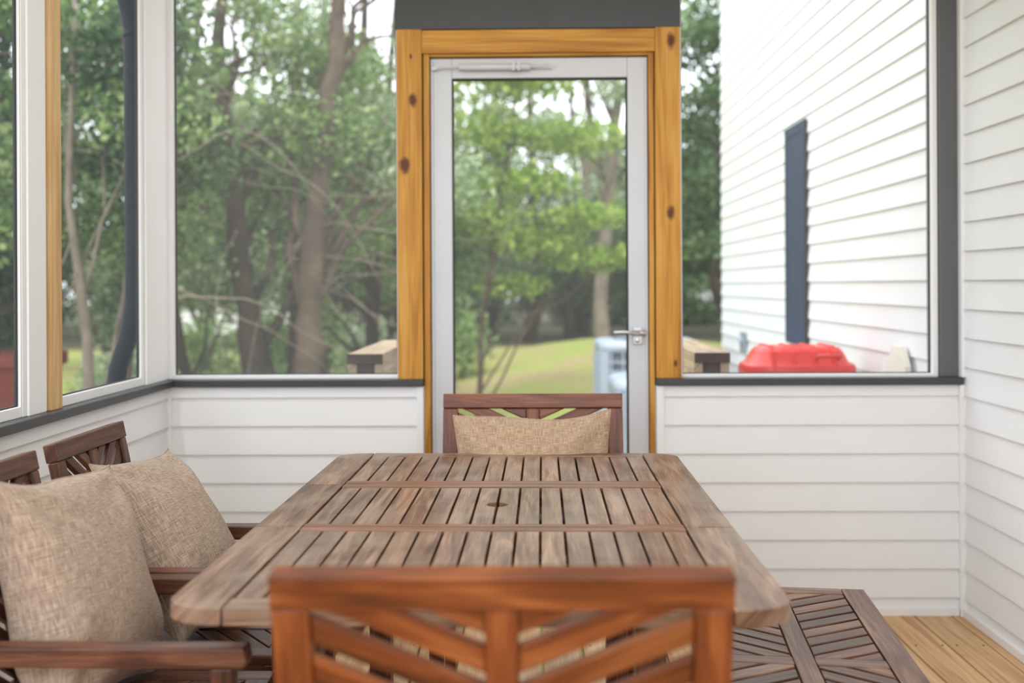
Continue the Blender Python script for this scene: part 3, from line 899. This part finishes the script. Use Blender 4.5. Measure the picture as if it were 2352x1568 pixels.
for sx in (-1, 1):
    for sy in (-1, 1):
        mb = MB(); mb.tube([(sx * 0.18, sy * 0.11, 0.66), (sx * 0.22, sy * 0.14, GZ)], 0.012, 8)
        mb.obj('leg', M_GASKET, parent=root)
mb = MB(); mb.tube([(0.05, -0.16, 0.90), (0.05, -0.20, 0.915), (0.15, -0.20, 0.915), (0.15, -0.16, 0.90)], 0.009, 8)
mb.obj('handle', M_RED_PL, parent=root)

mb = MB(); mb.prism([(-0.12, 0.0), (0.12, 0.0), (0.12, 1.20), (0.06, 1.30), (-0.04, 1.30), (-0.12, 1.22)], -0.012, 0.012, (0, 0, 0), (0, 1, 0), (0.10, 0, 0.995), (1, 0, 0), g2=(0, 1))
mb.prism([(-0.09, 0.05), (0.09, 0.05), (0.09, 1.16), (-0.09, 1.16)], -0.016, -0.012, (0, 0, 0), (0, 1, 0), (0.10, 0, 0.995), (1, 0, 0), g2=(0, 1))
o = mb.obj('board', M_BEIGE, bevel=0.006); o.location = (1.462, 4.32, GZ)
tag(o, 'pale beige board leaning against the house wall', 'board')

# AC units
def ac(name_loc, w, d, h, label):
    root = tag(empty('air_conditioner', name_loc), label, 'air conditioner', 'outdoor air conditioners')
    mb = MB()
    loft(mb, [(0.0, w / 2, d / 2), (0.06, w / 2, d / 2)], pw=8)
    loft(mb, [(h - 0.08, w / 2, d / 2), (h - 0.015, w / 2, d / 2), (h, w / 2 - 0.03, d / 2 - 0.03)], pw=8)
    for sx in (-1, 1):
        for sy in (-1, 1):
            mb.bb(sx * (w / 2 - 0.07), sx * (w / 2 - 0.005), sy * (d / 2 - 0.07), sy * (d / 2 - 0.005), 0.05, h - 0.07, g=2)
    n = 14
    for i in range(1, n):
        z = 0.05 + (h - 0.13) * i / n
        mb.bb(-w / 2 + 0.06, w / 2 - 0.06, -d / 2 + 0.0, -d / 2 + 0.012, z - 0.006, z + 0.006, tint=.5)
        mb.bb(-w / 2, -w / 2 + 0.012, -d / 2 + 0.06, d / 2 - 0.06, z - 0.006, z + 0.006, tint=.5)
    m = 9
    for i in range(1, m):
        xx = -w / 2 + w * i / m
        mb.bb(xx - 0.006, xx + 0.006, -d / 2 - 0.002, -d / 2 + 0.012, 0.05, h - 0.07, tint=.5)
        yy = -d / 2 + d * i / m
        mb.bb(-w / 2 - 0.002, -w / 2 + 0.012, yy - 0.006, yy + 0.006, 0.05, h - 0.07, tint=.5)
    mb.obj('cabinet', M_ACW, parent=root)
    mb = MB(); mb.bb(-w / 2 + 0.03, w / 2 - 0.03, -d / 2 + 0.03, d / 2 - 0.03, 0.05, h - 0.07)
    mb.obj('coil', M_ACD, parent=root)
    mb = MB()
    for r in (0.08, 0.14, 0.20, 0.26):
        mb.tube([(r * math.cos(t * math.pi / 16), r * math.sin(t * math.pi / 16), h + 0.012) for t in range(33)], 0.006, 6)
    mb.tube([(0, 0, h - 0.01), (0, 0, h + 0.02)], 0.05, 14)
    mb.obj('fan_grille', M_GREY, parent=root)
ac((0.93, 8.0, GZ), 0.80, 0.80, 1.12, 'tall pale blue-grey air conditioner with grille sides')
ac((0.87, 6.3, GZ), 0.72, 0.72, 0.98, 'shorter white air conditioner unit on the lawn')

root = tag(empty('planter_box', (-4.35, 8.2, GZ)), 'reddish terracotta planter box on the grass', 'planter')
mb = MB()
loft(mb, [(0.0, 0.28, 0.25), (0.9, 0.36, 0.32), (0.92, 0.40, 0.36), (1.02, 0.40, 0.36), (1.02, 0.34, 0.30), (0.95, 0.33, 0.29)], pw=6)
mb.obj('pot', M_TERRA, parent=root, bevel=0.003)
root = tag(empty('storage_bin', (-5.0, 8.4, GZ)), 'teal plastic storage bin with lid', 'bin')
mb = MB(); loft(mb, [(0.0, 0.22, 0.22), (1.0, 0.26, 0.26)], pw=6); mb.obj('body', M_TEAL, parent=root, bevel=0.003)
mb = MB(); loft(mb, [(1.0, 0.28, 0.28), (1.05, 0.28, 0.28), (1.12, 0.2, 0.2)], pw=5); mb.obj('lid', M_TEAL, parent=root, bevel=0.003)

def car(loc):
    root = tag(empty('car', loc), 'white car parked beyond the trees', 'car', 'cars beyond the trees')
    mb = MB()
    prof = [(-2.2, 0.35), (-2.2, 0.75), (-1.9, 0.95), (-1.1, 1.0), (-0.5, 1.5), (1.1, 1.52), (1.9, 1.05), (2.2, 0.95), (2.25, 0.35)]
    mb.prism(prof, -0.85, 0.85, (0, 0, 0), (1, 0, 0), (0, 0, 1), (0, 1, 0))
    mb.obj('body', M_CAR, parent=root, bevel=0.06, seg=3)
    for pg in ([(-0.95, 1.02), (-0.45, 1.42), (0.2, 1.44), (0.2, 1.02)], [(0.28, 1.02), (0.28, 1.44), (1.05, 1.44), (1.7, 1.04)]):
        mb = MB(); mb.prism(pg, -0.87, 0.87, (0, 0, 0), (1, 0, 0), (0, 0, 1), (0, 1, 0)); mb.obj('window_glass', M_GASKET, parent=root)
    for xx in (-1.4, 1.4):
        for yy in (-0.8, 0.8):
            mb = MB(); mb.tube([(0, -0.1, 0), (0, 0.1, 0)], 0.34, 20); k = mb.obj('wheel', M_TIRE, parent=root); k.location = (xx, yy, 0.34)
car((-8.0, 25.5, GZ))
root = tag(empty('house', (9.0, 46, GZ)), 'pale grey neighbouring house behind the trees', 'house')
mb = MB(); mb.bb(-4, 4, -3, 3, 0, 3.4)
for i in range(16): mb.bb(-4.02, 4.02, -3.03, -3.0, 0.2 * i, 0.2 * i + 0.17)
mb.obj('walls', M_HOUSE, parent=root)
mb = MB(); mb.prism([(-4.4, 3.4), (4.4, 3.4), (0, 5.6)], -3.3, 3.3, (0, 0, 0), (1, 0, 0), (0, 0, 1), (0, 1, 0)); mb.obj('roof', M_ROOF, parent=root)
for xx in (-2.5, 0, 2.5):
    mb = MB(); mb.bb(xx - 0.5, xx + 0.5, -3.06, -3.02, 1.2, 2.5); mb.obj('window_glass', M_GASKET, parent=root)

# ---------------------------------------------------------------- trees
def leaf_obj(name, blobs, n, size, rng, mat, parent, flat=1.0):
    w = np.array([b[3] * b[4] * b[5] for b in blobs]) ** 0.8
    idx = rng.choice(len(blobs), n, p=w / w.sum())
    B = np.array(blobs)[idx]
    d = rng.normal(size=(n, 3)); d /= np.linalg.norm(d, axis=1)[:, None]
    r = rng.random(n) ** 0.45
    P = B[:, :3] + d * r[:, None] * B[:, 3:6] * rng.uniform(0.8, 1.25, n)[:, None]
    a = rng.normal(size=(n, 3)); a /= np.linalg.norm(a, axis=1)[:, None]
    c = rng.normal(size=(n, 3)); b = np.cross(a, c); b /= np.linalg.norm(b, axis=1)[:, None]
    s = size * rng.uniform(0.6, 1.3, n)[:, None]
    V = np.stack([P - a * s * .5, P - b * s * .3, P + a * s * .5, P + b * s * .3], axis=1).reshape(-1, 3)
    me = bpy.data.meshes.new(name)
    me.vertices.add(4 * n); me.vertices.foreach_set('co', V.ravel().astype(np.float32))
    me.loops.add(4 * n); me.loops.foreach_set('vertex_index', np.arange(4 * n, dtype=np.int32))
    me.polygons.add(n)
    me.polygons.foreach_set('loop_start', np.arange(0, 4 * n, 4, dtype=np.int32))
    me.polygons.foreach_set('loop_total', np.full(n, 4, dtype=np.int32))
    at = me.attributes.new('tint', 'FLOAT', 'FACE'); at.data.foreach_set('value', rng.random(n).astype(np.float32))
    me.materials.append(mat); me.update(calc_edges=True)
    o = bpy.data.objects.new(name, me); COL.objects.link(o); o.parent = parent
    o['kind'] = 'stuff'
    return o

def tree(loc, trunk, rad, blobs, n, size, lm, bm, label, seed, twigs=0, name='tree'):
    rng = np.random.default_rng(seed); rr = random.Random(seed)
    root = tag(empty(name, loc), label, 'tree', 'trees around the yard')
    mb = MB()
    m = len(trunk)
    pts = []; rs = []
    for i in range(m - 1):
        for k in range(4):
            t = k / 4
            p = Vector(trunk[i]).lerp(Vector(trunk[i + 1]), t)
            p += Vector((rr.uniform(-1, 1), rr.uniform(-1, 1), 0)) * rad * 0.18
            pts.append(p); rs.append(rad * (1 - 0.65 * (i + t) / (m - 1)) * rr.uniform(0.92, 1.08) * (1.25 if i + t < 0.1 else 1))
    pts.append(Vector(trunk[-1])); rs.append(rad * 0.3)
    mb.tube(pts, rs, 10)
    for b in blobs:
        c = Vector(b[:3])
        cand = [i for i, p in enumerate(pts) if p.z < c.z - 0.1] or [0]
        s_ = rr.choice(cand[-6:])
        p0 = pts[s_]; q = []
        for k in range(7):
            t = k / 6
            p = p0.lerp(c, t) + Vector((0, 0, 0.15 * math.sin(t * math.pi) * (c - p0).length))
            p += Vector((rr.uniform(-1, 1), rr.uniform(-1, 1), rr.uniform(-1, 1))) * 0.05 * (c - p0).length * (1 if 0 < k else 0)
            q.append(p)
        r0 = min(rs[s_] * 0.40, 0.05)
        mb.tube(q, [r0 * (1 - 0.8 * k / 6) for k in range(7)], 6)
        for k in range(3):
            e = c + Vector((rr.uniform(-1, 1) * b[3], rr.uniform(-1, 1) * b[4], rr.uniform(-1, 1) * b[5]))
            st = q[rr.randint(3, 6)]
            mid = st.lerp(e, .5) + Vector((rr.uniform(-.2, .2), rr.uniform(-.2, .2), rr.uniform(-.1, .2))) * b[3]
            mb.tube([st, mid, e], [r0 * .3, r0 * .2, r0 * .08], 4)
    for k in range(twigs):
        s_ = rr.randint(len(pts) // 3, len(pts) - 1)
        p = pts[s_].copy(); d = Vector((rr.uniform(-1, 1), rr.uniform(-.6, .6), rr.uniform(-.3, .8))).normalized()
        q = [p.copy()]
        for j in range(10):
            d = (d + Vector((rr.uniform(-.3, .3), rr.uniform(-.3, .3), rr.uniform(-.5, .25)))).normalized()
            p = p + d * 0.22; q.append(p.copy())
        r0 = rr.uniform(0.004, 0.011)
        mb.tube(q, [r0 * (1 - 0.07 * j) for j in range(11)], 5, mi=1)
    mb.obj('trunk', [bm, M_BARKL], parent=root)
    if n: leaf_obj('foliage', blobs, n, size, rng, lm, root)
    return root

def rblobs(seed, k, xr, yr, zr, rr_, flat=0.6):
    g = random.Random(seed)
    out = []
    for _ in range(k):
        r = g.uniform(*rr_)
        out.append((g.uniform(*xr), g.uniform(*yr), g.uniform(*zr), r, r, r * flat))
    return out

tree((-2.50, 9.0, GZ), [(0.02, 0, 0), (0.0, 0, 0.9), (-0.12, 0, 1.8), (-0.22, 0, 2.7), (-0.36, 0.1, 3.5), (-0.3, 0.1, 5)], 0.13,
     rblobs(1, 16, (-1.3, 0.9), (0.2, 1.3), (2.0, 5.0), (0.25, 0.55), 0.7), 8500, 0.075, M_LEAF1, M_BARKD, 'dark-barked deciduous tree with a leaning trunk', 11, 10)
tree((-2.06, 9.2, GZ), [(0, 0, 0), (0.0, 0, 0.8), (0.04, 0, 1.6), (0.12, 0, 2.6), (0.25, 0, 3.6), (0.4, 0, 5)], 0.155,
     rblobs(2, 14, (-0.6, 1.2), (0.3, 1.4), (2.3, 5.2), (0.25, 0.55), 0.7), 7000, 0.075, M_LEAF4, M_BARK, 'thick brown-barked tree with tangled bare twigs', 12, 52)
tree((-2.75, 11.5, GZ), [(0, 0, 0), (0.05, 0, 1.5), (0.0, 0, 3.2), (0.1, 0, 6)], 0.09,
     rblobs(3, 12, (-1.0, 1.0), (-0.8, 0.8), (1.5, 4.2), (0.4, 0.7)), 7000, 0.09, M_LEAF1, M_BARKD, 'slender dark tree in the woods', 13, 5)
tree((-3.2, 9.0, GZ), [(0.25, 0, 0), (0.05, 0, 0.9), (-0.1, 0, 1.8), (-0.1, 0, 3), (-0.25, 0, 4.5)], 0.05,
     rblobs(4, 12, (-0.9, 0.6), (-0.2, 0.8), (1.0, 3.6), (0.25, 0.5)), 6500, 0.075, M_LEAF4, M_BARKD, 'thin-stemmed young tree with light leaves', 14, 6)
tree((-2.0, 12.5, GZ), [(0, 0, 0), (0.05, 0, 2), (-0.1, 0, 4), (0, 0, 6)], 0.10,
     rblobs(44, 14, (-1.2, 1.2), (-0.8, 0.8), (1.0, 3.9), (0.35, 0.7)), 7000, 0.09, M_LEAF1, M_BARKD, 'deciduous tree with mid-green leaves', 44, 5)
tree((-3.3, 7.4, GZ), [(0, 0, 0), (-0.02, 0, 1.2), (-0.15, 0, 2.2), (-0.1, 0, 3.8)], 0.05,
     rblobs(5, 9, (-0.8, 0.6), (0.0, 0.9), (1.8, 4.0), (0.3, 0.6)), 6000, 0.075, M_LEAF1, M_BARKL, 'slim pale-barked tree beside the porch', 15, 5)
tree((-3.0, 7.2, GZ), [(0, 0, 0), (0.05, 0, 1.1), (0.15, 0, 2.2), (0.05, 0, 3.8)], 0.07,
     rblobs(6, 9, (-0.7, 0.5), (0.0, 0.9), (2.0, 4.0), (0.3, 0.6)), 5000, 0.075, M_LEAF3, M_BARK, 'slim grey-brown tree beside the porch', 16, 5)
tree((-4.9, 7.6, GZ), [(0, 0, 0), (0.1, 0, 1.5), (0.0, 0, 3), (0.1, 0, 4.8)], 0.08,
     rblobs(7, 14, (-1.2, 1.0), (-0.8, 1.2), (1.3, 4.4), (0.4, 0.8)), 9000, 0.085, M_LEAF1, M_BARKD, 'leafy dark tree beyond the side screens', 17, 6)
tree((-6.0, 10.0, GZ), [(0, 0, 0), (0.1, 0, 2), (0.0, 0, 4), (0.1, 0, 6)], 0.12,
     rblobs(8, 16, (-1.6, 1.8), (-1.0, 1.2), (0.9, 5.5), (0.6, 1.0)), 10000, 0.11, M_LEAF3, M_BARKD, 'dark shaded tree beyond the side screens', 18, 6)
bl = [(-0.5, 0, 3.9, .8, .5, .28), (0.1, 0.2, 3.3, .8, .5, .22), (-0.45, 0, 2.75, .7, .5, .2), (0.35, 0, 2.35, .75, .5, .18), (-0.3, 0, 2.05, .7, .5, .2),
      (0.55, 0, 1.85, .75, .4, .16), (-0.55, 0.2, 1.55, .5, .4, .16), (-0.8, 0, 3.3, .5, .5, .3), (0.9, 0, 1.9, .4, .4, .12), (-0.9, 0, 2.3, .5, .5, .25), (-0.2, 0, 4.5, 1.0, .7, .35)]
tree((0.35, 11.5, GZ), [(-0.95, 0, 0), (-0.9, 0, 1.2), (-0.7, 0, 2.4), (-0.4, 0, 4.4)], 0.035, bl, 6800, 0.10, M_LEAF2, M_BARK, 'yellow-green young maple with layered leafy sprays', 21, 2)
tree((1.25, 17.5, GZ), [(0, 0, 0), (0.0, 0, 1.6), (0.15, 0, 3.2), (0.35, 0, 5.5), (0.3, 0, 7)], 0.14,
     rblobs(9, 10, (-1.4, 1.5), (-0.8, 1), (3.5, 7.0), (0.5, 0.9), 0.4), 3600, 0.14, M_LEAF4, M_BARKL, 'pale-trunked tree on the grassy mound', 22, 8)
tree((3.0, 14.5, GZ), [(0, 0, 0), (0.05, 0, 2.5), (0.0, 0, 5), (0, 0, 7.5)], 0.14,
     rblobs(10, 22, (-1.0, 1.0), (-0.9, 0.9), (1.9, 7.0), (0.5, 0.85), 0.35), 10000, 0.11, M_LEAF3, M_BARKD, 'dark green conifer near the house', 23, 6, name='conifer')
tree((4.6, 20.0, GZ), [(0, 0, 0), (0.05, 0, 2.5), (0.0, 0, 5), (0, 0, 8)], 0.16,
     rblobs(12, 20, (-1.6, 1.6), (-1.2, 1.2), (1.5, 8.0), (0.7, 1.1), 0.4), 6500, 0.15, M_LEAF3, M_BARKD, 'dark green conifer near the house', 24, 6, name='conifer')
g = random.Random(99)
mats = [M_LEAF1, M_LEAF3, M_LEAF4, M_LEAF3, M_LEAF1]
labels = ['tall deciduous woodland tree with mid-green leaves', 'tall shaded woodland tree with dark leaves', 'tall woodland tree with pale hazy leaves', 'tall shaded woodland tree with dark leaves', 'tall deciduous woodland tree with mid-green leaves']
for i in range(9):
    X = -11 + i * 1.75 + g.uniform(-.5, .5); Y = g.uniform(16.5, 20)
    if -0.6 < X < 4.0: Y = g.uniform(25, 28)
    j = i % 5
    tree((X, Y, GZ), [(0, 0, 0), (g.uniform(-.2, .2), 0, 2.2), (g.uniform(-.3, .3), 0, 4.5), (0, 0, 8)], g.uniform(.10, .18),
         rblobs(200 + i, 15, (-1.5, 1.5), (-1.2, 1.2), (1.4, 5.0), (0.5, 0.9), 0.6), 5600, 0.14, mats[j], M_BARKD, labels[j], 200 + i, 6)
for i in range(13):
    X = -19 + i * 2.3 + g.uniform(-.6, .6); Y = g.uniform(28, 34)
    j = (i * 2 + 1) % 5
    tree((X, Y, GZ), [(0, 0, 0), (g.uniform(-.2, .2), 0, 3), (g.uniform(-.4, .4), 0, 6), (0, 0, 10)], g.uniform(.16, .25),
         rblobs(300 + i, 20, (-2.0, 2.0), (-1.5, 1.5), (1.2, 6.4), (0.8, 1.3), 0.6), 6000, 0.22, mats[j], M_BARKD, labels[j], 300 + i, 6)
for i in range(14):
    X = -21 + i * 2.4 + g.uniform(-.5, .5); Y = g.uniform(36, 40)
    root = tag(empty('bush', (X, Y, GZ)), 'dense dark green woodland undergrowth bush', 'bush', 'bushes in the woods')
    leaf_obj('foliage', rblobs(400 + i, 8, (-1.3, 1.3), (-.8, .8), (0.3, 3.4), (0.7, 1.2), 0.8), 3500, 0.28, np.random.default_rng(400 + i), M_LEAF3, root)
    mb = MB()
    for k in range(5): mb.tube([(0.1 * k - .2, 0, 0), (0.4 * k - .8, 0.1, 1.8)], [0.05, 0.02], 6)
    mb.obj('stems', M_BARKD, parent=root)
for i in range(6):
    X = -5.6 + i * 0.85; Y = 13.5 + (i % 3) * 1.1
    root = tag(empty('bush', (X, Y, GZ)), 'light green shrub at the lawn edge', 'bush', 'shrubs at the lawn edge')
    leaf_obj('foliage', rblobs(500 + i, 5, (-.5, .5), (-.4, .4), (0.15, 1.0), (0.3, 0.5), 0.8), 1600, 0.09, np.random.default_rng(500 + i), M_LEAF1 if i % 2 else M_LEAF4, root)
    mb = MB()
    for k in range(4): mb.tube([(0.04 * k - .06, 0, 0), (0.2 * k - .3, 0.05, 0.8)], [0.015, 0.006], 5)
    mb.obj('stems', M_BARK, parent=root)

# ---------------------------------------------------------------- light
w = bpy.data.worlds.new('world'); scene.world = w; w.use_nodes = True
nt = w.node_tree; nt.nodes.clear()
out = nt.nodes.new('ShaderNodeOutputWorld'); bg = nt.nodes.new('ShaderNodeBackground')
tc = nt.nodes.new('ShaderNodeTexCoord'); sx = nt.nodes.new('ShaderNodeSeparateXYZ')
nt.links.new(tc.outputs['Generated'], sx.inputs[0])
r = ramp(nt, [(0.0, (0.88, 0.93, 1.0, 1)), (0.6, (0.94, 0.97, 1.0, 1))])
nt.links.new(sx.outputs['Z'], r.inputs['Fac']); nt.links.new(r.outputs['Color'], bg.inputs['Color'])
bg.inputs['Strength'].default_value = 3.5
nt.links.new(bg.outputs[0], out.inputs['Surface'])

def area(name, loc, rot, sx_, sy_, e, col=(1, 1, 1)):
    l = bpy.data.lights.new(name, 'AREA'); l.shape = 'RECTANGLE'; l.size = sx_; l.size_y = sy_; l.energy = e; l.color = col
    o = bpy.data.objects.new(name, l); o.location = loc; o.rotation_euler = rot; COL.objects.link(o)
    return o
area('fill_light', (0.1, 1.6, 2.58), (0, 0, 0), 2.2, 2.6, 17, (1, 0.99, 0.98))  # added fill below the ceiling, no fixture there; brightens the porch interior
area('fill_light', (0.1, -0.7, 2.3), (math.radians(55), 0, 0), 2.4, 0.8, 22, (1, 0.98, 0.95))  # second added fill, unseen behind the camera, aimed into the room
s = bpy.data.lights.new('sun', 'SUN'); s.energy = 3.0; s.angle = math.radians(10); s.color = (1, 0.96, 0.88)
so = bpy.data.objects.new('sun', s); so.rotation_euler = (math.radians(32), math.radians(-4), 0); COL.objects.link(so)

# ---------------------------------------------------------------- camera
cam = bpy.data.cameras.new('camera'); co = bpy.data.objects.new('camera', cam); COL.objects.link(co)
cam.sensor_width = 36; cam.lens = 35.0; cam.shift_y = -0.0561
R = Matrix.Rotation(math.radians(1.03), 4, 'Z') @ Matrix.Rotation(math.radians(90), 4, 'X') @ Matrix.Rotation(math.radians(-0.3), 4, 'Z')
co.matrix_world = Matrix.Translation((0, 0, 1.25)) @ R
cam.dof.use_dof = True; cam.dof.focus_distance = 2.5; cam.dof.aperture_fstop = 1.9
cam.clip_start = 0.02; cam.clip_end = 300
scene.camera = co
